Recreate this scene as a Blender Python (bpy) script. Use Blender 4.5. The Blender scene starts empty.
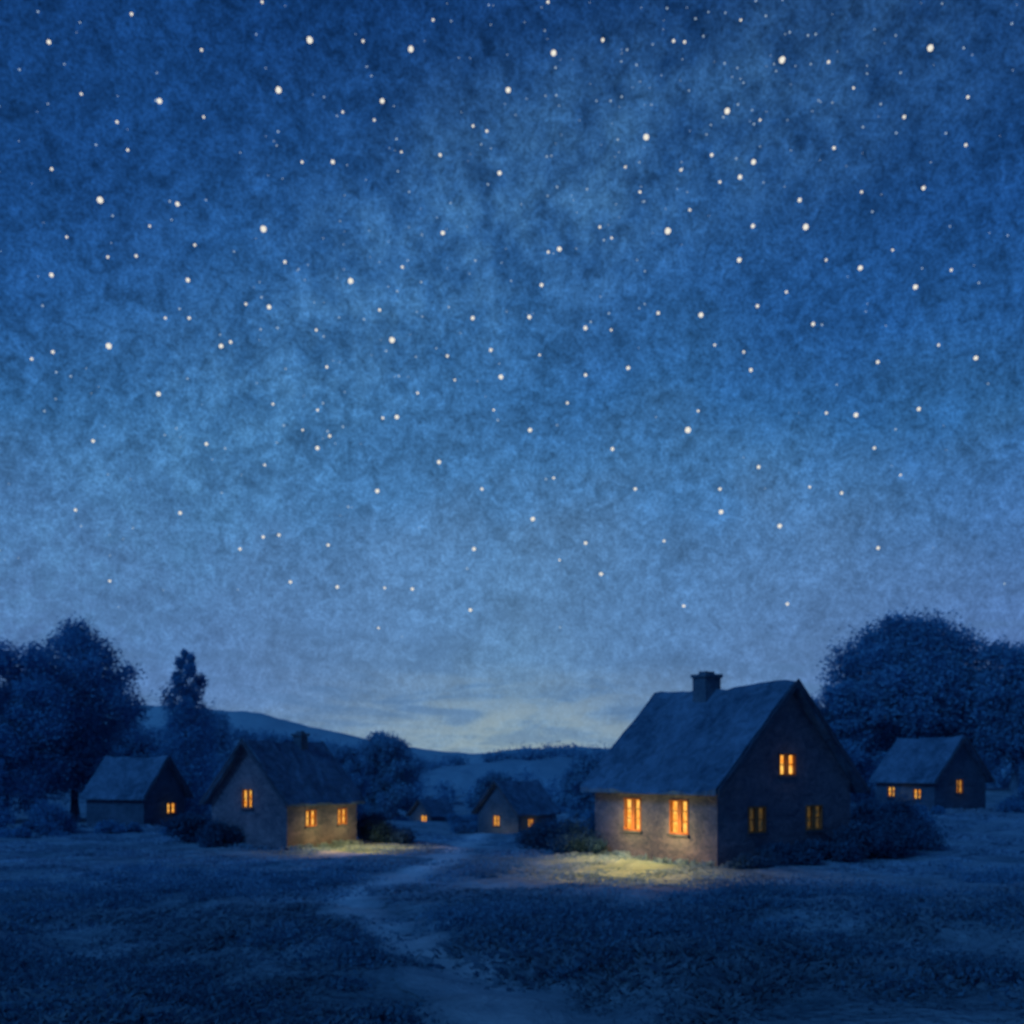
import bpy, bmesh, math, random
import numpy as np
from mathutils import Vector, Matrix, noise
random.seed(7); rng = np.random.default_rng(7)
scene = bpy.context.scene
COL = scene.collection
scene.view_settings.view_transform = 'Standard'
scene.view_settings.look = 'None'
scene.view_settings.exposure = 0

def lin(r, g, b):
    def f(c):
        c /= 255.0
        return c/12.92 if c <= 0.04045 else ((c+0.055)/1.055)**2.4
    return (f(r), f(g), f(b), 1.0)

# ------------------------------------------------------------ node helper
class NT:
    def __init__(s, tree):
        s.t = tree; s.n = tree.nodes; s.l = tree.links
    def node(s, typ, ins=None, **props):
        n = s.n.new(typ)
        for k, v in props.items(): setattr(n, k, v)
        if ins:
            for k, v in ins.items(): s.set(n, k, v)
        return n
    def set(s, n, k, v):
        sock = n.inputs[k]
        if isinstance(v, bpy.types.NodeSocket): s.l.new(v, sock)
        else: sock.default_value = v
    def math(s, op, a, b=0.0, c=None, clamp=False):
        n = s.node('ShaderNodeMath', operation=op, use_clamp=clamp)
        s.set(n, 0, a); s.set(n, 1, b)
        if c is not None: s.set(n, 2, c)
        return n.outputs[0]
    def vmath(s, op, a, b=None, scale=None):
        n = s.node('ShaderNodeVectorMath', operation=op)
        s.set(n, 0, a)
        if b is not None: s.set(n, 1, b)
        if scale is not None: s.set(n, 'Scale', scale)
        return n.outputs['Value'] if op in ('DOT_PRODUCT', 'LENGTH') else n.outputs['Vector']
    def noise(s, vec, scale, detail=3.0, rough=0.55, dist=0.0, col=False):
        n = s.node('ShaderNodeTexNoise', {'Vector': vec, 'Scale': scale, 'Detail': detail, 'Roughness': rough, 'Distortion': dist})
        return n.outputs['Color'] if col else n.outputs['Fac']
    def mix(s, f, a, b, bt='MIX'):
        n = s.node('ShaderNodeMix', data_type='RGBA', blend_type=bt)
        s.set(n, 0, f); s.set(n, 6, a); s.set(n, 7, b)
        return n.outputs[2]
    def ramp(s, f, stops, interp='LINEAR'):
        n = s.node('ShaderNodeValToRGB'); cr = n.color_ramp; cr.interpolation = interp
        while len(cr.elements) < len(stops): cr.elements.new(0.5)
        for e, (p, c) in zip(cr.elements, stops):
            e.position = p; e.color = c if len(c) == 4 else (*c, 1)
        s.set(n, 0, f)
        return n.outputs[0]
    def maprange(s, v, a, b, c, d):
        n = s.node('ShaderNodeMapRange', {0: v, 1: a, 2: b, 3: c, 4: d})
        return n.outputs[0]

def dabs(t, vec, scale):
    return t.noise(vec, scale, 4.0, 0.68, 0.8)

def paint_color(t, tc, dark, light, scale, big, grain, stretch, coords):
    mp = t.node('ShaderNodeMapping', {0: tc.outputs[coords]}); mp.inputs['Scale'].default_value = stretch
    v = mp.outputs[0]
    d = dabs(t, v, scale)
    b = t.noise(v, big, 2.0)
    g = t.noise(tc.outputs[coords], grain, 1.0, 0.7)
    f = t.math('MULTIPLY', d, 0.9)
    f = t.math('MULTIPLY_ADD', b, 0.6, f)
    f = t.math('MULTIPLY_ADD', g, 0.3, f)
    f = t.maprange(f, 0.66, 1.14, 0.0, 1.0)
    return t.mix(f, dark, light), d

def paint_mat(name, dark, light, scale=1.5, big=0.25, grain=12.0, bump=0.4, rough=0.9, stretch=(1, 1, 1), coords='Object', extra=None, leafy=False):
    m = bpy.data.materials.new(name); m.use_nodes = True
    t = NT(m.node_tree); bs = t.n['Principled BSDF']
    tc = t.node('ShaderNodeTexCoord')
    c, d = paint_color(t, tc, dark, light, scale, big, grain, stretch, coords)
    if extra: c = extra(t, tc, c)
    if leafy:
        t.n.remove(bs)
        df = t.node('ShaderNodeBsdfDiffuse', {'Color': c}); tr = t.node('ShaderNodeBsdfTranslucent', {'Color': c})
        mx = t.node('ShaderNodeMixShader', {0: 0.45, 1: df.outputs[0], 2: tr.outputs[0]})
        t.l.new(mx.outputs[0], t.n['Material Output'].inputs[0])
        return m
    t.set(bs, 'Base Color', c)
    bs.inputs['Roughness'].default_value = rough
    bs.inputs['Specular IOR Level'].default_value = 0.05
    if bump > 0:
        bn = t.node('ShaderNodeBump', {'Height': d, 'Strength': bump, 'Distance': 0.35/scale})
        t.set(bs, 'Normal', bn.outputs[0])
    return m

def emit_mat(name, c1, c2, strength, scale=6.0, sample=True):
    m = bpy.data.materials.new(name); m.use_nodes = True
    t = NT(m.node_tree); t.n.remove(t.n['Principled BSDF'])
    tc = t.node('ShaderNodeTexCoord')
    c = t.mix(t.maprange(t.noise(tc.outputs['Object'], scale, 2.0), 0.35, 0.65, 0, 1), c1, c2)
    e = t.node('ShaderNodeEmission', {0: c, 1: strength})
    t.l.new(e.outputs[0], t.n['Material Output'].inputs[0])
    if not sample: m.cycles.emission_sampling = 'NONE'
    return m

# ------------------------------------------------------------ materials
def A(r, g, b): return (r, g, b, 1)
def near_darken(t, tc, c):
    """scales the colour darker toward the near end of the meadow; uneven border"""
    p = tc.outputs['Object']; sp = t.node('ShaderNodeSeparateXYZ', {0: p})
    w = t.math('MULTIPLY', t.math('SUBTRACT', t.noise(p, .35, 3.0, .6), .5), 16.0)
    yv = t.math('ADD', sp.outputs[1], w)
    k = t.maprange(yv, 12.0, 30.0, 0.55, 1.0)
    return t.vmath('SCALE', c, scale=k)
GD, GL = A(.045, .13, .22), A(.19, .39, .56)
M_ground = paint_mat('grass_ground', GD, GL, scale=0.8, big=0.25, grain=7, bump=0.8, extra=near_darken)
M_grass = paint_mat('grass_blades', A(.07, .19, .32), A(.25, .50, .72), scale=0.8, big=0.25, grain=7, bump=0, extra=near_darken, leafy=True)
M_under = paint_mat('undergrowth_leaves', A(.05, .18, .33), A(.15, .42, .68), scale=.7, big=0.25, grain=3, bump=0, extra=near_darken, leafy=True)
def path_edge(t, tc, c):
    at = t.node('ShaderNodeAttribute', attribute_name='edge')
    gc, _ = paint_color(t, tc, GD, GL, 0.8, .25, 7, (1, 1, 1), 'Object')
    gc = near_darken(t, tc, gc)
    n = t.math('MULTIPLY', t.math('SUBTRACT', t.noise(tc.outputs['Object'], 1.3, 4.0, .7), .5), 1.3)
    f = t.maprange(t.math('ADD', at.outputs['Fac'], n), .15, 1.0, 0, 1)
    return t.mix(f, near_darken(t, tc, c), gc)
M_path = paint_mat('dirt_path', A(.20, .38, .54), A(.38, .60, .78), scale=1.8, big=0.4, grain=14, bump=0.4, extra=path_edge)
M_hillfar = paint_mat('hill_far_hazed', A(.15, .34, .50), A(.20, .42, .58), scale=0.10, big=0.02, grain=0.5, bump=0.15)  # distance haze painted in as a paler, bluer base colour
M_hillnear = paint_mat('hill_near_hazed', A(.09, .24, .39), A(.15, .33, .48), scale=0.16, big=0.03, grain=0.8, bump=0.2)  # some distance haze put into the blue of this ridge
M_roof = paint_mat('roof_shingles', A(.02, .07, .14), A(.085, .21, .36), scale=2.2, big=0.6, grain=9, bump=0.8)
M_wall = paint_mat('plaster_wall', A(.03, .06, .11), A(.13, .17, .24), scale=3.0, big=0.7, grain=8, bump=0.7, stretch=(1, 1, 1.4))
M_walldark = paint_mat('dark_wall', A(.02, .06, .11), A(.06, .13, .22), scale=3.0, big=0.7, grain=9, bump=0.8, stretch=(1, 1, 1.4))  # darker wall colour for the farther cottages
M_wood = paint_mat('dark_wood', A(.02, .04, .07), A(.06, .10, .16), scale=5, big=1, grain=20, bump=0.2)
M_frame = paint_mat('window_wood', A(.16, .08, .04), A(.30, .15, .07), scale=6, big=1, grain=20, bump=0.1)
M_brick = paint_mat('chimney_brick', A(.02, .06, .11), A(.07, .15, .24), scale=5, big=1, grain=16, bump=0.6)
M_bark = paint_mat('bark', A(.03, .09, .16), A(.09, .20, .32), scale=3, big=1, grain=12, bump=0.5)
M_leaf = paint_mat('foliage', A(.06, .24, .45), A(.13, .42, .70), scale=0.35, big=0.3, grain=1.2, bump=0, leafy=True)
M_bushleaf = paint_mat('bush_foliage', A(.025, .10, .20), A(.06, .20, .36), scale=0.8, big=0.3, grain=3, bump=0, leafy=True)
M_leafmid = paint_mat('foliage_mid_hazed', A(.08, .28, .49), A(.15, .43, .68), scale=0.25, big=0.2, grain=1, bump=0, leafy=True)  # leaf colour shifted bluer to stand in for haze
M_leaffar = paint_mat('foliage_far_hazed', A(.13, .36, .56), A(.20, .47, .68), scale=0.3, big=0.1, grain=1, bump=0, leafy=True)  # palest leaf colour, with the haze of distance painted in
M_pane = emit_mat('lit_window_glass', lin(255, 198, 96), lin(246, 144, 44), 1.35)
M_pane_dim = emit_mat('dim_window_glass', lin(120, 92, 48), lin(50, 58, 58), 0.5)
M_star = emit_mat('star_light', lin(246, 240, 222), lin(228, 224, 214), 1.05, sample=False)
M_star_dim = emit_mat('faint_star_light', lin(165, 195, 225), lin(190, 210, 228), 0.8, sample=False)

# ------------------------------------------------------------ world
def build_world():
    w = bpy.data.worlds.new("World"); scene.world = w; w.use_nodes = True
    w.cycles.sampling_method = 'MANUAL'; w.cycles.sample_map_resolution = 256
    t = NT(w.node_tree); bg = t.n['Background']
    tc = t.node('ShaderNodeTexCoord'); d = tc.outputs['Generated']
    sep = t.node('ShaderNodeSeparateXYZ', {0: d}); x, y, z = sep.outputs
    hor = t.math('SQRT', t.math('ADD', t.math('MULTIPLY', x, x), t.math('MULTIPLY', y, y)))
    v = t.math('DIVIDE', z, t.math('MAXIMUM', hor, 0.001))
    big = t.noise(d, 5.5, 5.0, 0.62)
    wob = t.math('MULTIPLY', t.math('SUBTRACT', big, 0.5), 0.34)
    wob = t.math('MULTIPLY', wob, t.maprange(v, 0.02, 0.3, 0.15, 1.0))
    vv = t.math('ADD', v, wob)
    vv = t.math('ADD', vv, t.math('MULTIPLY', t.math('MULTIPLY', x, x), t.maprange(v, .1, .5, .1, .65)))
    stops = [(0.0, lin(138, 161, 172)), (.03, lin(123, 153, 174)), (.07, lin(99, 138, 176)), (.13, lin(90, 133, 178)), (.20, lin(82, 128, 176)),
             (.28, lin(64, 115, 167)), (.38, lin(46, 98, 154)), (.50, lin(32, 81, 141)), (.62, lin(24, 69, 128)), (.80, lin(16, 54, 108)), (1.0, lin(13, 45, 92))]
    base = t.ramp(vv, stops)
    side = t.math('MULTIPLY', t.math('ABSOLUTE', x), 2.2, clamp=True)
    low = t.math('SUBTRACT', 1.0, t.math('DIVIDE', t.math('ABSOLUTE', t.math('SUBTRACT', v, 0.08)), 0.24), clamp=True)
    base = t.mix(t.math('MULTIPLY', t.math('MULTIPLY', side, low), 0.85), base, lin(78, 110, 170))
    a = Vector((.13, 1, .66)).normalized(); b = Vector((-.20, 1, .40)).normalized(); n = a.cross(b).normalized()
    q = t.math('DIVIDE', t.vmath('DOT_PRODUCT', d, tuple(n)), 0.11)
    band = t.math('POWER', 2.718, t.math('MULTIPLY', t.math('MULTIPLY', q, q), -1.0))
    med = t.noise(d, 22.0, 5.0, 0.72)
    cl = t.maprange(t.math('ADD', t.math('MULTIPLY', big, .6), t.math('MULTIPLY', med, .4)), 0.40, 0.62, 0.2, 1.0)
    band = t.math('MULTIPLY', band, t.maprange(v, .75, .55, .25, 1.0))
    base = t.mix(t.math('MULTIPLY', t.math('MULTIPLY', band, cl), 0.50), base, lin(84, 138, 182))
    fine = t.noise(d, 80.0, 3.0, 0.7, 0.8)
    gr = t.noise(d, 420.0, 1.0, 0.7)
    m1 = t.maprange(fine, 0.3, 0.7, 0.62, 1.38)
    m2 = t.maprange(med, 0.3, 0.7, 0.70, 1.28)
    m3 = t.maprange(gr, 0.25, 0.75, 0.66, 1.34)
    amp = t.maprange(v, 0.03, 0.35, 0.40, 1.0)
    m = t.math('MULTIPLY', t.math('MULTIPLY', m1, m2), m3)
    m = t.math('ADD', 1.0, t.math('MULTIPLY', t.math('SUBTRACT', m, 1.0), amp))
    base = t.vmath('SCALE', base, scale=m)
    mp = t.node('ShaderNodeMapping', {0: d}); mp.inputs['Scale'].default_value = (8, 8, 44)
    c = t.noise(mp.outputs[0], 1.2, 4.0, 0.6, 0.6)
    lowm = t.math('SUBTRACT', 1.0, t.math('DIVIDE', t.math('ABSOLUTE', t.math('SUBTRACT', v, 0.07)), 0.11), clamp=True)
    base = t.mix(t.math('MULTIPLY', t.maprange(c, .48, .64, 0, .65), lowm), base, lin(80, 118, 162))
    cen = t.math('SUBTRACT', 1.0, t.math('MULTIPLY', t.math('ABSOLUTE', x), 4.0), clamp=True)
    glowm = t.math('MULTIPLY', t.math('SUBTRACT', 1.0, t.math('DIVIDE', t.math('ABSOLUTE', t.math('SUBTRACT', v, 0.03)), 0.08), clamp=True), cen)
    base = t.mix(t.math('MULTIPLY', t.maprange(c, .58, .36, .1, .75), glowm), base, lin(156, 173, 176))
    sky = t.node('ShaderNodeTexSky', sky_type='NISHITA'); sky.sun_disc = False
    sky.sun_elevation = math.radians(38); sky.sun_rotation = math.radians(-132)
    tot = t.vmath('ADD', base, t.vmath('SCALE', sky.outputs[0], scale=0.00005))
    t.l.new(tot, bg.inputs[0]); bg.inputs[1].default_value = 1.0
build_world()

# ------------------------------------------------------------ terrain
CP = np.array([(-15,12,.0),(0,8,0),(0,-10,0),(15,12,.1),(-30,10,0),(30,10,.2),(-15,25,0),(0,22,0),(-3,28,-.05),(9,27,0),(9,34,.03),(5,34,.0),(12,36,.05),
 (-9.5,42,-.36),(-11,45,-.36),(-9,46,-.38),(-24,60,-.48),(-20,60,-.5),(.4,72,-1.83),(1.5,76,-1.83),(-9,112,-3.8),(26,60,.56),(28,62,.56),(0,50,-.9),(15,46,.3),
 (-30,38,.0),(35,42,.5),(-60,60,1),(60,60,2),(-35,90,-.5),(38,80,1.5),(0,160,-4),(-40,150,-2),(45,150,0),(-150,150,4),(150,150,6),(0,300,-3),(-200,400,0),(200,400,0),(0,900,-3),(-900,900,0),(900,900,0),(-600,0,0),(600,0,0),(0,-300,0),(0,2500,-3)], float)
def tz(x, y, rough=True):
    x = np.asarray(x, float); y = np.asarray(y, float)
    d2 = (x[..., None]-CP[:, 0])**2 + (y[..., None]-CP[:, 1])**2 + 1.0
    w = d2**-1.7
    z = (w*CP[:, 2]).sum(-1)/w.sum(-1)
    if rough:
        z = z + .05*np.sin(x*.9+1.3*np.sin(y*.5))*np.cos(y*.7+x*.3) + .03*np.sin(x*2.3+y*1.7)
        px = np.interp(y, [7, 10, 12.5, 15.4, 18.8, 22, 25, 29], [.35, .25, -.15, -1.15, -2.45, -3.45, -3.55, -3.0])
        z = z + .6*(1-np.exp(-((x-px)/2.0)**2))*np.clip((26-y)/9, 0, 1)*np.clip(.6+.5*np.sin(x*.55+y*.5), 0, 1)
        z = z + .06*np.sin(x*1.7+2*np.sin(y*.8))*np.sin(y*1.9+x)*np.clip((30-y)/10, 0, 1)
    return z
def tzf(x, y): return float(tz(np.array([x]), np.array([y]))[0])

def mesh_obj(name, verts, faces, mat, parent=None, smooth=False):
    me = bpy.data.meshes.new(name)
    me.from_pydata([tuple(v) for v in verts], [], [tuple(f) for f in faces]); me.update()
    o = bpy.data.objects.new(name, me); COL.objects.link(o)
    if mat: me.materials.append(mat)
    if smooth: me.shade_smooth()
    if parent: o.parent = parent
    return o
def empty(name, loc, rot=0.0):
    o = bpy.data.objects.new(name, None); COL.objects.link(o)
    o.location = loc; o.rotation_euler = (0, 0, rot); o.empty_display_size = 0.5
    return o

def grid_mesh(name, X, Y, Z, mat):
    ny, nx = X.shape
    V = np.stack([X, Y, Z], -1).reshape(-1, 3)
    i = np.arange(ny*nx).reshape(ny, nx)
    F = np.stack([i[:-1, :-1], i[:-1, 1:], i[1:, 1:], i[1:, :-1]], -1).reshape(-1, 4)
    return mesh_obj(name, V.tolist(), F.tolist(), mat, smooth=True)

s = np.linspace(-1, 1, 301); xs = 22*np.sinh(s*5.2)/np.sinh(1)*.55
ys = np.concatenate([np.linspace(-120, 6, 24), np.linspace(6.4, 50, 190), 50+np.cumsum(np.geomspace(.5, 110, 100))])
X, Y = np.meshgrid(xs, ys)
g = grid_mesh('ground', X, Y, tz(X, Y), M_ground); g['kind'] = 'structure'; g['label'] = 'dark blue grassy meadow sloping toward the valley'

# path
PP = [(.6, 7, 1.8), (.35, 10, 1.8), (-.15, 12.5, 1.7), (-1.15, 15.4, 1.5), (-2.5, 18.8, 1.4), (-3.6, 22.0, 1.35), (-3.75, 25.0, 1.4), (-3.0, 29, 1.5), (-2.2, 34, 1.6), (-2.3, 40, 1.7), (-2.6, 48, 1.8), (-1.8, 58, 1.8), (-.6, 66, 1.7), (-1.2, 71, 1.4)]
def catmull(P, n=14):
    P = np.array(P, float); out = []
    Q = np.vstack([2*P[0]-P[1], P, 2*P[-1]-P[-2]])
    for i in range(1, len(Q)-2):
        for k in range(n):
            u = k/n; p0, p1, p2, p3 = Q[i-1:i+3]
            out.append(.5*((2*p1)+(-p0+p2)*u+(2*p0-5*p1+4*p2-p3)*u*u+(-p0+3*p1-3*p2+p3)*u**3))
    out.append(P[-1]); return np.array(out)
PC = catmull(PP)
def build_path(name, C, mat):
    T = np.gradient(C[:, :2], axis=0); T /= np.linalg.norm(T, axis=1)[:, None]; N = np.stack([-T[:, 1], T[:, 0]], 1)
    cols = np.linspace(-1, 1, 13)
    wl = C[:, 2]/2*(1.2+.13*np.sin(np.arange(len(C))*.9)+.05*rng.normal(size=len(C)))
    wr = C[:, 2]/2*(1.2+.13*np.cos(np.arange(len(C))*.7)+.05*rng.normal(size=len(C)))
    XX = np.zeros((len(C), 13)); YY = XX.copy()
    for j, c in enumerate(cols):
        w = np.where(c < 0, wl, wr)*c
        XX[:, j] = C[:, 0]+N[:, 0]*w; YY[:, j] = C[:, 1]+N[:, 1]*w
    ZZ = tz(XX, YY)+.035-.02*np.abs(cols)[None, :]**4
    o = grid_mesh(name, XX, YY, ZZ, mat); o['kind'] = 'structure'
    at = o.data.attributes.new('edge', 'FLOAT', 'POINT'); at.data.foreach_set('value', np.tile(np.abs(cols)**1.1, (len(C), 1)).ravel())
    return o
p = build_path('path', PC, M_path); p['label'] = 'faint winding dirt path through the meadow'
PB = catmull([(-2.5, 35, 1.1), (-4.2, 37.2, 1.1), (-6.4, 38.6, 1.2), (-7.6, 40.5, 1.3)])
p = build_path('path', PB, M_path); p['label'] = 'short dirt path branching to a cottage'

# hills
def hill(name, prof, D, depth, base, mat, bump, seed, label):
    pr = np.array(prof, float)
    hx = (pr[:, 0]-512)/1000*D; hz = 3+(770-pr[:, 1])/1000*D
    x = np.linspace(hx[0], hx[-1], 420); r = np.linspace(-1, 1, 26)
    X, R = np.meshgrid(x, r)
    crest = np.interp(X, hx, hz)
    sm = np.exp(-R**2*3.0)-math.exp(-3)*1.02
    Yg = D+R*depth
    N = np.array([[noise.noise(Vector((a*bump[0], b*bump[0], seed))) + .6*noise.noise(Vector((a*bump[0]*2.7, b*bump[0]*2.7, seed+5))) for a, b in zip(ra, rb)] for ra, rb in zip(X, Yg)])
    Z = base+(crest-base)*sm+N*bump[1]*np.clip(sm*3, 0, 1)
    o = grid_mesh(name, X, Yg, Z, mat); o['kind'] = 'structure'; o['label'] = label
    return hx, hz
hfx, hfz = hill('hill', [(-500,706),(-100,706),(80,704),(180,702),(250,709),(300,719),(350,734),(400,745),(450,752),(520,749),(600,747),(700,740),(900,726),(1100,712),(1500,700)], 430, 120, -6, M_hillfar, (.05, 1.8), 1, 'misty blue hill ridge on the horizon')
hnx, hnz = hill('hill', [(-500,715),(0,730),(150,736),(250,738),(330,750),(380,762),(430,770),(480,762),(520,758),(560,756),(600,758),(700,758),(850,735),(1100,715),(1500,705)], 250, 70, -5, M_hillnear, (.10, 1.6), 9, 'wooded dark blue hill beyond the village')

# ------------------------------------------------------------ leaves
def leaves_mesh(name, clumps, mat, size, parent=None, flat=.6, spread=.20):
    Vs = []; Fs = []; base = 0
    for (cx, cy, cz, rx, ry, rz, n) in clumps:
        n = int(n)
        d = rng.normal(size=(n, 3)); d /= np.linalg.norm(d, axis=1)[:, None]
        r = rng.random(n)**.42; r = r*(1+spread*rng.normal(size=n))
        c = d*r[:, None]*np.array([rx, ry, rz])+np.array([cx, cy, cz])
        a = rng.normal(size=(n, 3)); a[:, 2] *= flat; a /= np.linalg.norm(a, axis=1)[:, None]
        b = np.cross(a, rng.normal(size=(n, 3))); b /= np.linalg.norm(b, axis=1)[:, None]
        k = (size*(.5+rng.random(n))*np.clip(1.35-r*.55, .4, 1.2))[:, None]
        nn = np.cross(a, b)*k*.25
        v = np.stack([c-a*k, c-b*k*.55+nn, c+a*k, c+b*k*.55-nn*.5], 1).reshape(-1, 3)
        Vs.append(v); Fs.append(np.arange(n*4).reshape(n, 4)+base); base += n*4
    V = np.concatenate(Vs); F = np.concatenate(Fs)
    me = bpy.data.meshes.new(name)
    me.vertices.add(len(V)); me.vertices.foreach_set('co', V.ravel())
    me.loops.add(F.size); me.loops.foreach_set('vertex_index', F.ravel().astype(np.int32))
    me.polygons.add(len(F)); me.polygons.foreach_set('loop_start', np.arange(0, F.size, 4, dtype=np.int32))
    me.update(calc_edges=True); me.validate()
    me.materials.append(mat)
    o = bpy.data.objects.new(name, me); COL.objects.link(o)
    if parent: o.parent = parent
    return o

def tube(bm, pts, rad, seg=7):
    rings = []
    for i, (p, r) in enumerate(zip(pts, rad)):
        p = Vector(p)
        t = (Vector(pts[min(i+1, len(pts)-1)])-Vector(pts[max(i-1, 0)])).normalized()
        a = t.orthogonal().normalized(); b = t.cross(a)
        rings.append([bm.verts.new(p+(a*math.cos(k*2*math.pi/seg)+b*math.sin(k*2*math.pi/seg))*r) for k in range(seg)])
    for i in range(len(rings)-1):
        A_, B_ = rings[i], rings[i+1]
        best = min(range(seg), key=lambda s_: (A_[0].co-B_[s_].co).length)
        for k in range(seg):
            bm.faces.new((A_[k], A_[(k+1) % seg], B_[(k+1+best) % seg], B_[(k+best) % seg]))

def tree(x, y, height, width, label, mat=M_leaf, lobes=30, leaf=.15, per=600, shape='round', name='broadleaf_tree', crown_low=.12, seed=0, tr=.3):
    rnd = random.Random(seed); z0 = tzf(x, y)-.1
    leaf *= .82; per *= 1.35
    e = empty(name, (x, y, z0)); e['label'] = label; e['category'] = 'tree'
    bm = bmesh.new()
    n = 7; pts = []; rad = []
    lean = rnd.uniform(-.4, .4)
    top = height*(.62 if shape == 'round' else .93)
    for i in range(n+1):
        u = i/n; pts.append((lean*u+.12*rnd.uniform(-1, 1)*u, .1*rnd.uniform(-1, 1), top*u)); rad.append(tr*(1-.82*u)+(.12*tr/.3 if i == 0 else 0))
    tube(bm, pts, rad, 9)
    cl = []
    if shape == 'round':
        tips = []
        for k in range(15):
            u = rnd.uniform(.28, .98); i = int(u*n); p0 = Vector(pts[i]); ang = k*2.4+rnd.random()
            ln = width*.44*rnd.uniform(.65, 1.0)*(1.1-.45*u); up = height*.2*rnd.uniform(.5, 1.0)
            p1 = p0+Vector((math.cos(ang)*ln*.5, math.sin(ang)*ln*.5, up*.6)); p2 = p0+Vector((math.cos(ang)*ln, math.sin(ang)*ln, up))
            tube(bm, [p0, p1, p2], [tr*.32, tr*.2, tr*.06], 5); tips.append(p2)
            for q in range(2):
                p3 = p1+Vector((rnd.uniform(-1, 1), rnd.uniform(-1, 1), rnd.uniform(.5, 1.4)))*width*.12
                tube(bm, [p1, p3], [tr*.14, tr*.04], 4)
        cz = height*(crown_low+.46*(1-crown_low)); up_ = height-cz; dn = cz-height*crown_low
        for k in range(lobes):
            th = k*2.39996+rnd.uniform(-.3, .3); s_ = -1+2*(k+.5)/lobes+rnd.uniform(-.08, .08); s_ = max(-1, min(1, s_))
            ca = math.sqrt(max(0, 1-s_*s_)) if s_ > 0 else math.sqrt(max(0, 1-s_*s_*.75))
            rr = rnd.uniform(.52, .95); r0 = width*rnd.uniform(.08, .18)
            zz = cz+s_*((up_-r0*.9) if s_ > 0 else (dn-r0*.5))*rnd.uniform(.90, 1.05)
            cl.append((math.cos(th)*ca*width/2*rr, math.sin(th)*ca*width/2*rr*.8, zz, r0*1.15, r0, r0*.9, per*(r0/(width*.15))**2))
        for k in range(lobes//4):
            th = rnd.uniform(0, 6.28); cl.append((math.cos(th)*width*.12, math.sin(th)*width*.1, cz+rnd.uniform(-.5, .6)*up_*.8, width*.2, width*.18, width*.17, per*.8))
        for t_ in tips: cl.append((t_.x, t_.y, t_.z, width*.1, width*.1, width*.08, per*.4))
    else:
        m = lobes
        for k in range(m):
            u = (k+.5)/m; z = height*(crown_low+(1-crown_low)*u); env = width/2*(math.sin(min(1, (1-u)*1.25+.05)*math.pi/2)**.8)*(.75+.25*min(1, u*5))
            ang = k*2.4; rr = env*rnd.uniform(.25, .8); r0 = max(.22, env*rnd.uniform(.40, .62))
            cl.append((lean*u*.8+math.cos(ang)*rr, math.sin(ang)*rr, z, r0, r0, r0*1.25, per))
            if k % 3 == 0: tube(bm, [Vector(pts[min(n, int(u*n))]), Vector((math.cos(ang)*env*.9, math.sin(ang)*env*.9, z+.3))], [tr*.22, tr*.05], 4)
    me = bpy.data.meshes.new('trunk'); bm.to_mesh(me); bm.free(); me.materials.append(M_bark); me.shade_smooth()
    o = bpy.data.objects.new('trunk', me); COL.objects.link(o); o.parent = e
    leaves_mesh('crown', cl, mat, leaf, e, spread=.24)
    return e

def bush(x, y, w, h, label, mat=M_leaf, seed=0, leaf=.08, per=300, n=8, d=None):
    rnd = random.Random(seed+100); d = d or w*.7; z0 = tzf(x, y)-.08
    e = empty('bush', (x, y, z0)); e['label'] = label; e['category'] = 'bush'
    bm = bmesh.new(); cl = []
    for k in range(n):
        px = w*.5*rnd.uniform(-.85, .85); py = d*.5*rnd.uniform(-.7, .7); r = min(w, h)*rnd.uniform(.26, .4); pz = max(r*.7, h*rnd.uniform(.3, 1)-r*.7)
        pz *= (1-.45*abs(px)/(w*.5))
        cl.append((px, py, pz, r*1.3, r, r*.9, per))
        tube(bm, [(px*.2, py*.2, 0), (px*.6, py*.6, pz*.5), (px, py, pz)], [.04, .03, .012], 5)
    me = bpy.data.meshes.new('stem'); bm.to_mesh(me); bm.free(); me.materials.append(M_bark)
    o = bpy.data.objects.new('stem', me); COL.objects.link(o); o.parent = e
    leaves_mesh('crown', cl, mat, leaf, e, spread=.28)
    return e

# ------------------------------------------------------------ houses
def box_bm(bm, x0, x1, y0, y1, z0, z1, mp=lambda p: p):
    v = [bm.verts.new(mp((x, y, z))) for x in (x0, x1) for y in (y0, y1) for z in (z0, z1)]
    for f in ((0, 1, 3, 2), (4, 6, 7, 5), (0, 4, 5, 1), (2, 3, 7, 6), (0, 2, 6, 4), (1, 5, 7, 3)): bm.faces.new([v[i] for i in f])

def bm_obj(name, bm, mat, parent):
    bmesh.ops.recalc_face_normals(bm, faces=bm.faces[:])
    me = bpy.data.meshes.new(name); bm.to_mesh(me); bm.free()
    if mat: me.materials.append(mat)
    o = bpy.data.objects.new(name, me); COL.objects.link(o); o.parent = parent
    return o

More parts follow.
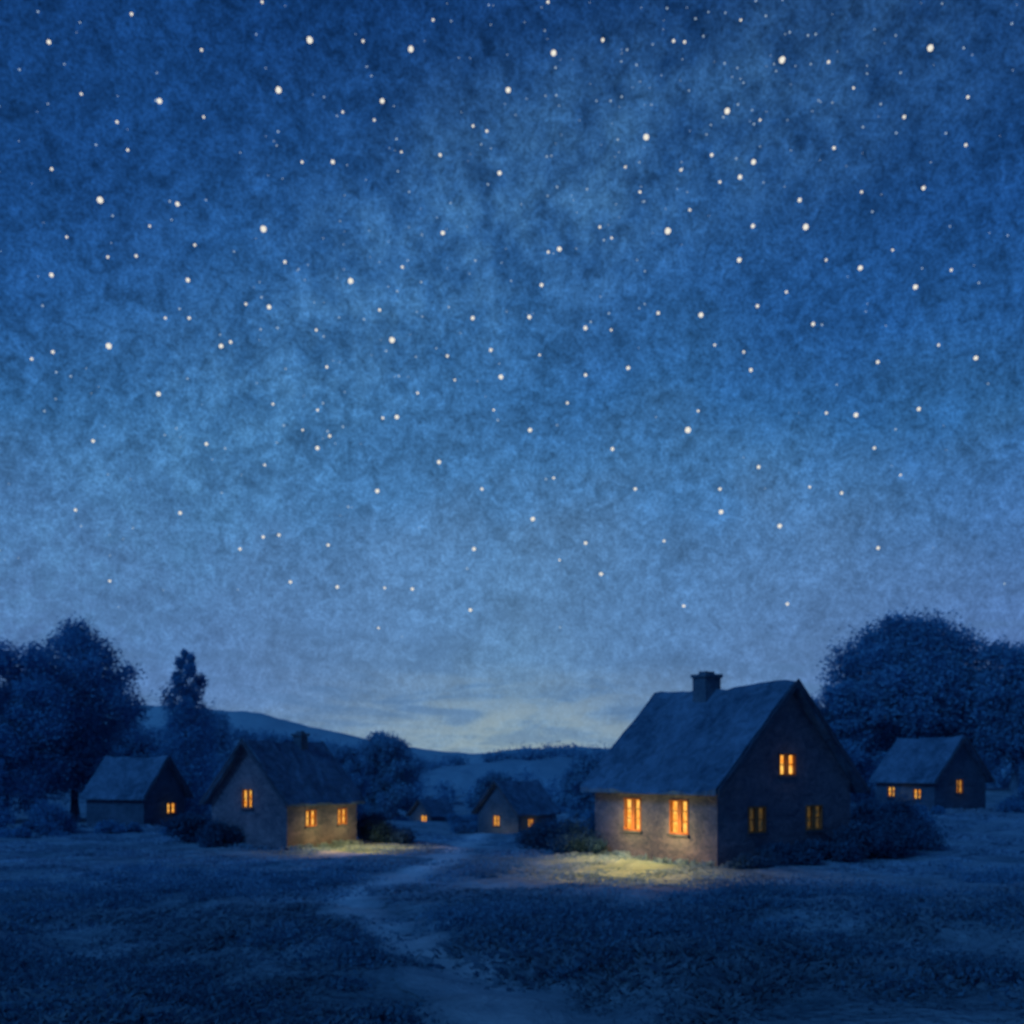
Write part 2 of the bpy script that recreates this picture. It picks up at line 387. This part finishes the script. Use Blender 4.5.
BASES = []
def house(x, y, z, a, W, L, ez, rz, label, gable='y', wins=(), chim=None, ov=.38, thick=.16, seed=0, roofmat=M_roof, wallmat=M_wall, name='cottage'):
    e = empty(name, (x, y, z), math.radians(a)); e['label'] = label; e['category'] = 'house'
    mp = (lambda p: (p[0], p[1], p[2])) if gable == 'y' else (lambda p: (p[1], p[0], p[2]))
    rnd = random.Random(seed)
    ra = math.radians(a)
    for side in (0, 1):
        ln = W if side == 0 else L
        for k in range(int(ln*9)):
            u = rnd.random()*ln; q = mp((u, -.14-.25*rnd.random(), 0)) if side == 0 else mp((-.14-.25*rnd.random(), u, 0))
            BASES.append((x+q[0]*math.cos(ra)-q[1]*math.sin(ra), y+q[0]*math.sin(ra)+q[1]*math.cos(ra)))
    bm = bmesh.new()
    P = [(0, -.6), (W, -.6), (W, ez), (W/2, rz), (0, ez)]
    f0 = [bm.verts.new(mp((p, 0, q))) for p, q in P]; f1 = [bm.verts.new(mp((p, L, q))) for p, q in P]
    bm.faces.new(f0); bm.faces.new(f1[::-1])
    for i in range(5): bm.faces.new((f0[i], f1[i], f1[(i+1) % 5], f0[(i+1) % 5]))
    wall = bm_obj('wall', bm, wallmat, e)
    cb = bmesh.new(); D = .14
    for side, c, z0, z1, w, lit in wins:
        if side == 'g': box_bm(cb, c-w/2, c+w/2, -.3, D, z0, z1, mp)
        else: box_bm(cb, -.3, D, c-w/2, c+w/2, z0, z1, mp)
    cut = bm_obj('cut', cb, None, e)
    md = wall.modifiers.new('b', 'BOOLEAN'); md.operation = 'DIFFERENCE'; md.object = cut; md.solver = 'EXACT'
    bpy.context.view_layer.update()
    dg = bpy.context.evaluated_depsgraph_get()
    nm = bpy.data.meshes.new_from_object(wall.evaluated_get(dg)); wall.modifiers.clear(); wall.data = nm
    if not nm.materials: nm.materials.append(wallmat)
    bpy.data.objects.remove(cut)
    for side, c, z0, z1, w, lit in wins:
        gm = (lambda u, d, zz: mp((u, d, zz))) if side == 'g' else (lambda u, d, zz: mp((d, u, zz)))
        mm = lambda p: gm(p[0], p[1], p[2])
        we = empty('window', (0, 0, 0)); we.parent = e
        pb = bmesh.new(); box_bm(pb, c-w/2+.003, c+w/2-.003, .10, .13, z0+.003, z1-.003, mm)
        bm_obj('pane', pb, M_pane if lit else M_pane_dim, we)
        fb = bmesh.new(); t_ = .035*(1 if w > .5 else .9)
        box_bm(fb, c-w/2-t_, c-w/2+t_*.6, -.03, .095, z0-t_, z1+t_, mm); box_bm(fb, c+w/2-t_*.6, c+w/2+t_, -.03, .095, z0-t_, z1+t_, mm)
        box_bm(fb, c-w/2+t_*.6, c+w/2-t_*.6, -.028, .093, z1-t_*.6, z1+t_, mm); box_bm(fb, c-w/2+t_*.6, c+w/2-t_*.6, -.028, .093, z0-t_, z0+t_*.6, mm)
        mw = .07*w/.6
        box_bm(fb, c-mw, c+mw, .0, .09, z0+t_*.6, z1-t_*.6, mm)
        for hz_ in ((.5,) if z1-z0 < .8 else (.36, .68)):
            zz = z0+(z1-z0)*hz_; box_bm(fb, c-w/2+t_*.6, c-mw, .03, .088, zz-.018, zz+.018, mm); box_bm(fb, c+mw, c+w/2-t_*.6, .03, .088, zz-.018, zz+.018, mm)
        bm_obj('frame', fb, M_frame, we)
        sb = bmesh.new(); box_bm(sb, c-w/2-.09, c+w/2+.09, -.1, -.002, z0-t_-.07, z0-t_-.004, mm); bm_obj('sill', sb, M_wood, we)
    # roof
    sl = (rz-ez)/(W/2); oe = ov; n = 7; rows = 18
    prof = []
    for i in range(n+1):
        u = i/n; p_ = -oe+(W/2+oe)*u; prof.append((p_, rz-sl*(W/2-p_)+.012))
    full = prof+[(W-p_, q) for p_, q in prof[:-1][::-1]]
    bm = bmesh.new(); T = []; B = []
    for j in range(rows+1):
        q = -ov*.8+(L+1.6*ov)*j/rows; tr_, br_ = [], []
        sag = -.11*math.sin(math.pi*j/rows)
        for i, (p_, zz) in enumerate(full):
            nz = noise.noise(Vector((p_*1.3+seed*7, q*1.3, 3.1)))*.11+rnd.uniform(-.025, .025)
            nq = noise.noise(Vector((p_*2.0, seed*3.3+q*.1, 9)))*.11
            tr_.append(bm.verts.new(mp((p_, q+nq, zz+thick+nz+sag)))); br_.append(bm.verts.new(mp((p_, q+nq*.7, zz))))
        T.append(tr_); B.append(br_)
    m_ = len(full)
    for j in range(rows):
        for i in range(m_-1):
            bm.faces.new((T[j][i], T[j][i+1], T[j+1][i+1], T[j+1][i])); bm.faces.new((B[j][i], B[j+1][i], B[j+1][i+1], B[j][i+1]))
        bm.faces.new((T[j][0], T[j+1][0], B[j+1][0], B[j][0])); bm.faces.new((T[j][-1], B[j][-1], B[j+1][-1], T[j+1][-1]))
    for j in (0, rows):
        for i in range(m_-1): bm.faces.new((T[j][i], B[j][i], B[j][i+1], T[j][i+1]))
    roof = bm_obj('roof', bm, roofmat, e)
    bb = bmesh.new(); q0 = -ov*.8-.12
    for sgn in (0, 1):
        pts = [(-oe, prof[0][1]), (W/2, prof[-1][1])]
        if sgn: pts = [(W-p_, z_) for p_, z_ in pts]
        vs = [bb.verts.new(mp((p_, qq, z_+dz))) for (p_, z_) in pts for qq in (q0, q0-.04) for dz in (-.06, .15)]
        for f in ((0, 1, 3, 2), (4, 6, 7, 5), (0, 4, 5, 1), (2, 3, 7, 6), (0, 2, 6, 4), (1, 5, 7, 3)): bb.faces.new([vs[i] for i in f])
    bm_obj('bargeboard', bb, M_wood, e)
    if chim:
        cq, cw, ch = chim
        cbm = bmesh.new(); cx = W/2-.12
        box_bm(cbm, cx-cw/2, cx+cw/2, cq-cw*.45, cq+cw*.45, rz-.7, rz+ch-.14, mp)
        box_bm(cbm, cx-cw/2-.06, cx+cw/2+.06, cq-cw*.45-.06, cq+cw*.45+.06, rz+ch-.14, rz+ch-.02, mp)
        box_bm(cbm, cx-cw*.3, cx+cw*.3, cq-cw*.25, cq+cw*.25, rz+ch-.02, rz+ch+.08, mp)
        bmesh.ops.subdivide_edges(cbm, edges=cbm.edges[:], cuts=2)
        for v in cbm.verts: v.co += Vector((rnd.uniform(-1, 1), rnd.uniform(-1, 1), rnd.uniform(-1, 1)))*.018
        c_ = bm_obj('chimney', cbm, M_brick, roof)
    return e

house(6.36, 31, 0.0, 33, 6.3, 6.16, 2.62, 5.80, 'plastered cottage with blue shingle roof and glowing windows', 'y',
      [('s', 1.72, .95, 2.0, .82, True), ('s', 4.05, .95, 2.0, .82, True), ('g', 3.15, 2.85, 3.50, .74, True), ('g', 1.75, 1.02, 1.8, .74, False), ('g', 4.45, 1.02, 1.8, .74, False)],
      chim=(3.6, .72, .62), ov=.42, seed=1)
house(-9.45, 42, -.36, 59, 4.5, 4.5, 2.15, 4.55, 'small cottage with glowing windows and low roof', 'x',
      [('s', 1.45, .95, 1.6, .6, True), ('s', 3.5, .95, 1.6, .55, True), ('g', 2.3, 1.75, 2.5, .55, True)], chim=(3.1, .5, .5), ov=.32, seed=2)
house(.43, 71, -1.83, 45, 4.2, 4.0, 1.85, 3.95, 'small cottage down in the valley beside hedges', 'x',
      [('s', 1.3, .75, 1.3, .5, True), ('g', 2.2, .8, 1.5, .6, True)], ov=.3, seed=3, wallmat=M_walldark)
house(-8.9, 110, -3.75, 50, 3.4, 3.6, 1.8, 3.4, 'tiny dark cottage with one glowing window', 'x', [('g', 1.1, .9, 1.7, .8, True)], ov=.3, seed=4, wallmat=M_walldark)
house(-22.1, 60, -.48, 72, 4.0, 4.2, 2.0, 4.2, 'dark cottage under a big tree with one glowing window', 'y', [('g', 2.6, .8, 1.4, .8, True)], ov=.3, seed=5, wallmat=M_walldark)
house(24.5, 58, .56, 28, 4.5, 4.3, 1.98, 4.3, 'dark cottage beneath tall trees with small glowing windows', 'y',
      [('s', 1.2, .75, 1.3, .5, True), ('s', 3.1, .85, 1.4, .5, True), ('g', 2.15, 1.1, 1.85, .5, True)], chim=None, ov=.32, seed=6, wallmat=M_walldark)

# ------------------------------------------------------------ trees
tree(-30.6, 70, 14.1, 9.8, 'large spreading dark broadleaf tree beside a cottage', lobes=64, seed=11, leaf=.14, per=680)
tree(-33.4, 66, 12.4, 9.4, 'dark rounded broadleaf tree at the meadow edge', lobes=50, seed=12, leaf=.14, per=620, crown_low=.03)
tree(-25.8, 68, 6.6, 6.0, 'low dark spreading tree behind a cottage', lobes=34, seed=24, leaf=.13, per=480, crown_low=.0)
tree(-21.5, 66.5, 11.5, 4.6, 'narrow upright dark tree beside a cottage', shape='col', name='upright_tree', lobes=36, seed=13, leaf=.12, per=420, crown_low=.03, tr=.2)
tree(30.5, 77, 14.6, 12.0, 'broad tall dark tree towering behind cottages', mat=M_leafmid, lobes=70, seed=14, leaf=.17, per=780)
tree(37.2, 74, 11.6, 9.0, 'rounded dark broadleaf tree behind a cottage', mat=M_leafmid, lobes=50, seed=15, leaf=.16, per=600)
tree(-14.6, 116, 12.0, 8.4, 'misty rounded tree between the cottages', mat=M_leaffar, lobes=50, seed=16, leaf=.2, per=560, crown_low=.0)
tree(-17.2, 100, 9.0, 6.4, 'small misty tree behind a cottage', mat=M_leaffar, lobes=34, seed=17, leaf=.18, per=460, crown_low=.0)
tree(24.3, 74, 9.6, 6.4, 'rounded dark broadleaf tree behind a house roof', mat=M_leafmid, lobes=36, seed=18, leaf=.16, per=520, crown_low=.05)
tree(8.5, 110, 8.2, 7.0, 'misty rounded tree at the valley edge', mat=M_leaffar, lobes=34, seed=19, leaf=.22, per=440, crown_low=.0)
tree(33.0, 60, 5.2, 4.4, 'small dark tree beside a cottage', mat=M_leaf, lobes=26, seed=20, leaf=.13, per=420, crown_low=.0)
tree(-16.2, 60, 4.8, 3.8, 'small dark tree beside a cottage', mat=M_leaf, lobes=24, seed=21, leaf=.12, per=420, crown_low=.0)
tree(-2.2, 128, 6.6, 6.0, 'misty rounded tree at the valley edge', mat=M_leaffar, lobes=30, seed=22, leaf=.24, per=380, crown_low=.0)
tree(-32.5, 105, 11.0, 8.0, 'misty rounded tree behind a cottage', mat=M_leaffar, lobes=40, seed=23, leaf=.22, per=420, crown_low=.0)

B = [(3.1, 36.6, 2.6, 1.75), (1.6, 38, 2.6, 1.4), (2.4, 35.6, 1.7, 1.0), (8.6, 31.2, 1.7, .85), (10.0, 32.2, 1.9, 1.0), (11.4, 33.2, 2.0, 1.3), (12.7, 34.0, 2.0, 1.8), (14.2, 36.5, 2.4, 2.1), (7.2, 30.7, 1.2, .5),
     (-12.6, 43.4, 2.0, 1.2), (-14.5, 46, 2.6, 1.5), (-5.9, 47, 2.2, 1.1), (-6.9, 49, 2.4, 1.7), (-17.6, 54, 3.0, .8), (-21.8, 55, 2.6, .8), (-26.5, 55, 4.2, 2.0), (-30.5, 52, 4.2, 2.6), (-24, 50, 3.4, .9),
     (3.9, 68, 3.0, 1.7), (5.8, 66, 3.0, 2.2), (-3.0, 76, 3.0, 1.1), (-3.9, 84, 3.0, 1.4), (29.7, 57.5, 3.2, 1.6), (33, 55, 3.8, 1.9), (22.5, 55.5, 3.0, .7), (17.5, 48, 3.0, 1.7), (20.0, 50, 2.6, 1.0), (-11.8, 104, 4.0, 1.9), (-5.5, 118, 4.0, 2.0)]
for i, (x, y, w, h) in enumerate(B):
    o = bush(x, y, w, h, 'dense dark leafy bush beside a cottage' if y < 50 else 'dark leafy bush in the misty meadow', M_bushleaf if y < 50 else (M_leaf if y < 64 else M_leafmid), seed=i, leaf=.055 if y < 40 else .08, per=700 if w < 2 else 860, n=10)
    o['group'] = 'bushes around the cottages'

cl = []
for k in range(150):
    x = random.uniform(-110, 120); y = random.uniform(150, 200); z = tzf(x, y); h = random.uniform(3, 6.0)
    for j in range(3): cl.append((x+random.uniform(-1.5, 1.5), y+random.uniform(-1.5, 1.5), z+h*(.25+.27*j), h*.5, h*.5, h*.36, 150))
for k in range(260):
    x = random.uniform(-120, 130); y = random.uniform(246, 256); z = float(np.interp(x, hnx, hnz)); h = random.uniform(2.0, 5.5)
    cl.append((x, y, z+.2*h, h*.7, h*.6, h*.5, 130))
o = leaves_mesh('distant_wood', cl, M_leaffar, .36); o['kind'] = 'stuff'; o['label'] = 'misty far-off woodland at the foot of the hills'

# ------------------------------------------------------------ grass
def on_path(x, y):
    d = np.full(x.shape, 9.0)
    for C in (PC, PB):
        for c in C[::2]: d = np.minimum(d, np.hypot(x-c[0], y-c[1])-c[2]/2*.75)
    return d
N = 230000
yy = 8.5+(rng.random(N)**1.35)*52; xx = (rng.random(N)*2-1)*(yy*.60+2)
clx = np.sin(xx*1.1+np.sin(yy*.9)*1.6)+np.cos(yy*.83+xx*.5)+.7*np.sin(xx*2.7-yy*2.1)
keep = (clx+rng.normal(size=N)*.9 > -.9) & (on_path(xx, yy)+.3*np.abs(rng.normal(size=N)) > 0)
lx = (xx-6.36)*math.cos(math.radians(33))+(yy-31)*math.sin(math.radians(33)); ly = -(xx-6.36)*math.sin(math.radians(33))+(yy-31)*math.cos(math.radians(33))
keep &= ~((lx > 0) & (lx < 6.3) & (ly > 0) & (ly < 6.16))
xx, yy, clx = xx[keep], yy[keep], clx[keep]
nb = len(BASES)*5; bx = np.repeat(np.array(BASES), 5, 0)+rng.normal(size=(nb, 2))*.08
base_h = np.concatenate([np.ones(len(xx)), np.full(nb, 4.2)])
xx = np.concatenate([xx, bx[:, 0]]); yy = np.concatenate([yy, bx[:, 1]]); clx = np.concatenate([clx, np.zeros(nb)]); n = len(xx)
h = base_h*(.02+.045*rng.random(n))*(1+.7*np.clip(clx, -1, 2))*np.clip((26-yy)/14+1.0, .9, 1.3)
wd = (.014+.022*rng.random(n))*(1+yy/25)
ang = rng.random(n)*math.pi; lean = rng.normal(size=(n, 2))*h[:, None]*.9/np.sqrt(base_h)[:, None]; zz = tz(xx, yy)-.01
ca, sa = np.cos(ang)*wd, np.sin(ang)*wd
V = np.stack([np.stack([xx-ca, yy-sa, zz], 1), np.stack([xx+ca, yy+sa, zz], 1), np.stack([xx+lean[:, 0]*.4+ca*.8, yy+lean[:, 1]*.4+sa*.8, zz+h*.7], 1), np.stack([xx+lean[:, 0]-ca*.4, yy+lean[:, 1], zz+h], 1)], 1).reshape(-1, 3)
F = np.arange(n*4).reshape(n, 4)
me = bpy.data.meshes.new('grass'); me.vertices.add(len(V)); me.vertices.foreach_set('co', V.ravel()); me.loops.add(F.size)
me.loops.foreach_set('vertex_index', F.ravel().astype(np.int32)); me.polygons.add(n); me.polygons.foreach_set('loop_start', np.arange(0, F.size, 4, dtype=np.int32))
me.update(calc_edges=True); me.materials.append(M_grass)
o = bpy.data.objects.new('grass', me); COL.objects.link(o); o['kind'] = 'stuff'; o['label'] = 'rough dark meadow grass in uneven tufts'

cl = []
for k in range(1500):
    y = 9+random.random()**1.1*22; x = random.uniform(-1, 1)*(y*.58+1)
    pd = float(on_path(np.array([x]), np.array([y]))[0])
    if pd < .6: continue
    q = math.sin(x*.55+math.sin(y*.45)*2)+math.cos(y*.4-x*.25)+random.gauss(0, .5)
    if q < .15 or (0 < x < 12 and y > 23): continue
    r = random.uniform(.20, .62)*(1 if y > 14 else .8)
    cl.append((x, y, tzf(x, y)+r*.10, r*1.7, r*1.3, r*random.uniform(.40, .75), 260))
o = leaves_mesh('undergrowth', cl, M_under, .040, flat=1.0, spread=.3); o['kind'] = 'stuff'; o['label'] = 'low dark leafy undergrowth scattered in the meadow'

# ------------------------------------------------------------ stars
S = """278,90,4 554,53,4 782,60,4 930,48,4 727,111,4 392,340,4 109,346,4 688,430,4 668,231,4 263,229,4 100,200,4 806,227,4 646,137,4 411,49,4 310,40,4
508,90,3.4 382,101,3 351,281,3.4 177,204,3.2 740,177,3.2 753,162,3 500,173,3 739,260,3.2 559,249,3 701,315,3.4 585,328,3 628,368,3 501,377,3 856,415,3 915,287,3 860,268,3 976,358,3 923,188,3 158,394,3.2 221,346,3 269,307,3 377,491,3 317,448,3 397,417,2.8 530,430,2.8 439,462,2.8 533,519,2.8 721,512,3.2 780,526,3
482,489,2.4 473,318,2.6 878,362,2.6 919,409,2.4 813,324,2.6 751,370,2.4 753,226,2.8 542,285,2.4 529,317,2.4 159,101,3.2 49,42,3 51,275,2.8 188,280,2.6 333,162,3 603,40,2.6 904,117,2.6 800,200,2.6 834,148,2.4 966,145,2.2 968,97,2 81,94,2 52,169,2 117,122,2.2 132,14,2 202,50,2
189,318,2 136,256,2 302,162,2 443,233,2.6 474,549,2.6 412,589,2.6 470,610,2.6 337,587,2.2 290,582,2.2 180,513,2.6 93,441,2.4 206,444,2.2 240,549,2 263,537,2.2 279,535,2.2 328,545,2.2 601,574,2.4 586,543,2.2 664,541,2 684,606,2.2 759,467,2.4 787,604,2.2 826,413,2.2 874,448,2 878,548,2.4 842,493,2 75,510,2 110,581,2
231,342,2.4 53,352,2.2 32,359,1.8 67,237,1.8 108,257,1.8 165,318,1.8 246,304,1.8 316,330,2 327,367,2 273,404,1.8 330,436,2 383,418,2 318,410,1.8 447,356,2 491,350,2.2 567,403,2 612,449,2.2 635,489,2.2 554,478,1.8 698,411,1.8 720,489,2 744,352,1.8 786,292,2 757,306,2.2 715,345,1.8 658,313,2.4 586,375,2 600,227,2
612,238,1.8 640,192,2 625,167,1.8 681,170,1.8 720,182,2 712,155,2 674,41,2 685,42,2 548,2,2 741,20,1.8 829,62,2.2 853,88,1.8 862,192,2 893,250,1.8 951,270,1.8 826,260,1.8 900,475,1.6 939,345,1.8 810,487,1.8 440,155,2.2 473,126,1.8 487,131,2 401,152,1.6 433,20,1.8 363,41,1.8 343,112,1.8 374,120,1.8 262,2,1.8
195,245,2 285,262,2 150,226,1.8 204,117,1.8 128,150,1.8 402,267,1.8 380,310,1.8 455,380,1.6 418,393,1.6 540,355,1.8 494,410,1.6 378,628,1.8 385,588,1.6 560,560,1.6 265,465,1.8 303,430,1.6 548,252,1.8 611,330,1.6 690,210,1.8 760,120,1.6"""
bm = bmesh.new(); bmesh.ops.create_icosphere(bm, subdivisions=2, radius=1)
for v in bm.verts: v.co *= 1+.12*noise.noise(v.co*1.7)
sm = bpy.data.meshes.new('star'); bm.to_mesh(sm); bm.free(); sm.materials.append(M_star); sm.shade_smooth()
R = 1400
def skypos(px, py):
    d = Vector(((px-512)/1000, 1, (770-py)/1000)); k = R/d.length
    return Vector((0, 0, 3))+d*k, k
for tok in S.split():
    px, py, r = map(float, tok.split(','))
    pos, k = skypos(px+random.uniform(-.5, .5), py); s_ = k/1000*r*random.uniform(.62, .78)
    o = bpy.data.objects.new('star', sm); COL.objects.link(o); o.location = pos; o.scale = (s_, s_*1.0, s_*random.uniform(.88, 1.1)); o.rotation_euler = (random.random()*6, 0, random.random()*6)
    o['category'] = 'star'; o['group'] = 'stars in the night sky'
    o['label'] = 'bright round warm-white star in blue night sky' if r >= 3 else 'small pale star in the blue night sky'
bm = bmesh.new()
for k_ in range(560):
    while True:
        px = random.uniform(-200, 1224); py = random.uniform(-100, 640)
        u = abs((px-512)*.60+(py-210)*.80)
        if random.random() < (.22+.78*math.exp(-(u/130)**2))*max(.12, 1-py/650): break
    pos, k = skypos(px, py); r = k/1000*random.choice((.5, .6, .7, .9, 1.1))
    bmesh.ops.create_icosphere(bm, subdivisions=1, radius=r, matrix=Matrix.Translation(pos))
me = bpy.data.meshes.new('faint_stars'); bm.to_mesh(me); bm.free(); me.materials.append(M_star_dim)
o = bpy.data.objects.new('faint_stars', me); COL.objects.link(o); o['kind'] = 'stuff'; o['label'] = 'dusting of faint stars across the night sky'

# ------------------------------------------------------------ lights
def loc_x(X0, Y0, a, lx, ly, z):
    a = math.radians(a); return (X0+lx*math.cos(a)-ly*math.sin(a), Y0+lx*math.sin(a)+ly*math.cos(a), z)
def loc_main(p, q, z): return loc_x(6.36, 31, 33, p, q, z)
def glow(pos, e, r=.12, col=(1, .50, .13)):
    L = bpy.data.lights.new('added_wall_lamp', 'POINT'); L.energy = e; L.color = col; L.shadow_soft_size = r  # added point lamp outside the wall, brightens the area around a window
    o = bpy.data.objects.new('added_wall_lamp', L); COL.objects.link(o); o.location = pos
G = (1, .36, .03)
def pool_lamp(pos, e, r=.4, col=G, cone=155):
    L = bpy.data.lights.new('added_pool_lamp', 'SPOT'); L.energy = e; L.color = col; L.shadow_soft_size = r  # added spot lamp in mid-air, throws a warm pool on the ground
    L.spot_size = math.radians(cone); L.spot_blend = 1.0
    o = bpy.data.objects.new('added_pool_lamp', L); COL.objects.link(o); o.location = pos
glow(loc_main(-.65, 1.72, 1.1), 72); glow(loc_main(-.65, 4.05, 1.1), 68)
pool_lamp(loc_main(-1.4, 1.9, 1.9), 330); pool_lamp(loc_main(-1.4, 4.0, 1.9), 300); pool_lamp((3.6, 30.2, 2.0), 380); pool_lamp((2.6, 28.4, 2.0), 260); pool_lamp((4.3, 28.6, 2.0), 240); pool_lamp((3.2, 27.0, 2.1), 130)
glow(loc_main(3.15, -.28, 3.15), 1.8)
glow(loc_x(-9.45, 42, 59, 1.5, -.7, .6), 40); glow(loc_x(-9.45, 42, 59, 3.4, -.7, .6), 40); glow(loc_x(-9.45, 42, 59, -.3, 2.3, 1.8), 2.5)
pool_lamp(loc_x(-9.45, 42, 59, 1.4, -2.0, 1.5), 420); pool_lamp(loc_x(-9.45, 42, 59, 3.4, -2.4, 1.5), 400); pool_lamp(loc_x(-9.45, 42, 59, .4, -3.6, 1.5), 260)
glow(loc_x(.43, 71, 45, -.7, 2.2, -.8), 12); glow(loc_x(.43, 71, 45, 1.3, -.6, -.9), 7); pool_lamp(loc_x(.43, 71, 45, -1.7, .6, -.1), 200)
glow(loc_x(24.5, 58, 28, -.6, 2.0, 1.4), 4); glow(loc_x(24.5, 58, 28, 2.1, -.5, 1.9), 1.5)
glow(loc_x(-22.1, 60, 72, 2.2, -.6, .6), 2); glow(loc_x(-8.9, 110, 50, -.6, 1.4, -2.4), 12)
sun = bpy.data.lights.new('added_cool_sun', 'SUN'); sun.energy = .95; sun.angle = math.radians(16); sun.color = (.20, .52, 1)  # added cool sun lamp to lift roofs, ground and trees; no moon in view
so = bpy.data.objects.new('added_cool_sun', sun); COL.objects.link(so)
so.rotation_euler = Vector((-.62, -.56, .62)).to_track_quat('Z', 'Y').to_euler()

# ------------------------------------------------------------ camera
cam = bpy.data.cameras.new('camera'); cam.sensor_width = 36; cam.lens = 1000*36/1024; cam.shift_y = (770-512)/1024
cam.clip_start = .1; cam.clip_end = 6000
cam.dof.use_dof = True; cam.dof.focus_distance = 2.0; cam.dof.aperture_fstop = 5.4
co = bpy.data.objects.new('camera', cam); COL.objects.link(co); co.location = (0, 0, 3); co.rotation_euler = (math.radians(90), 0, 0)
scene.camera = co
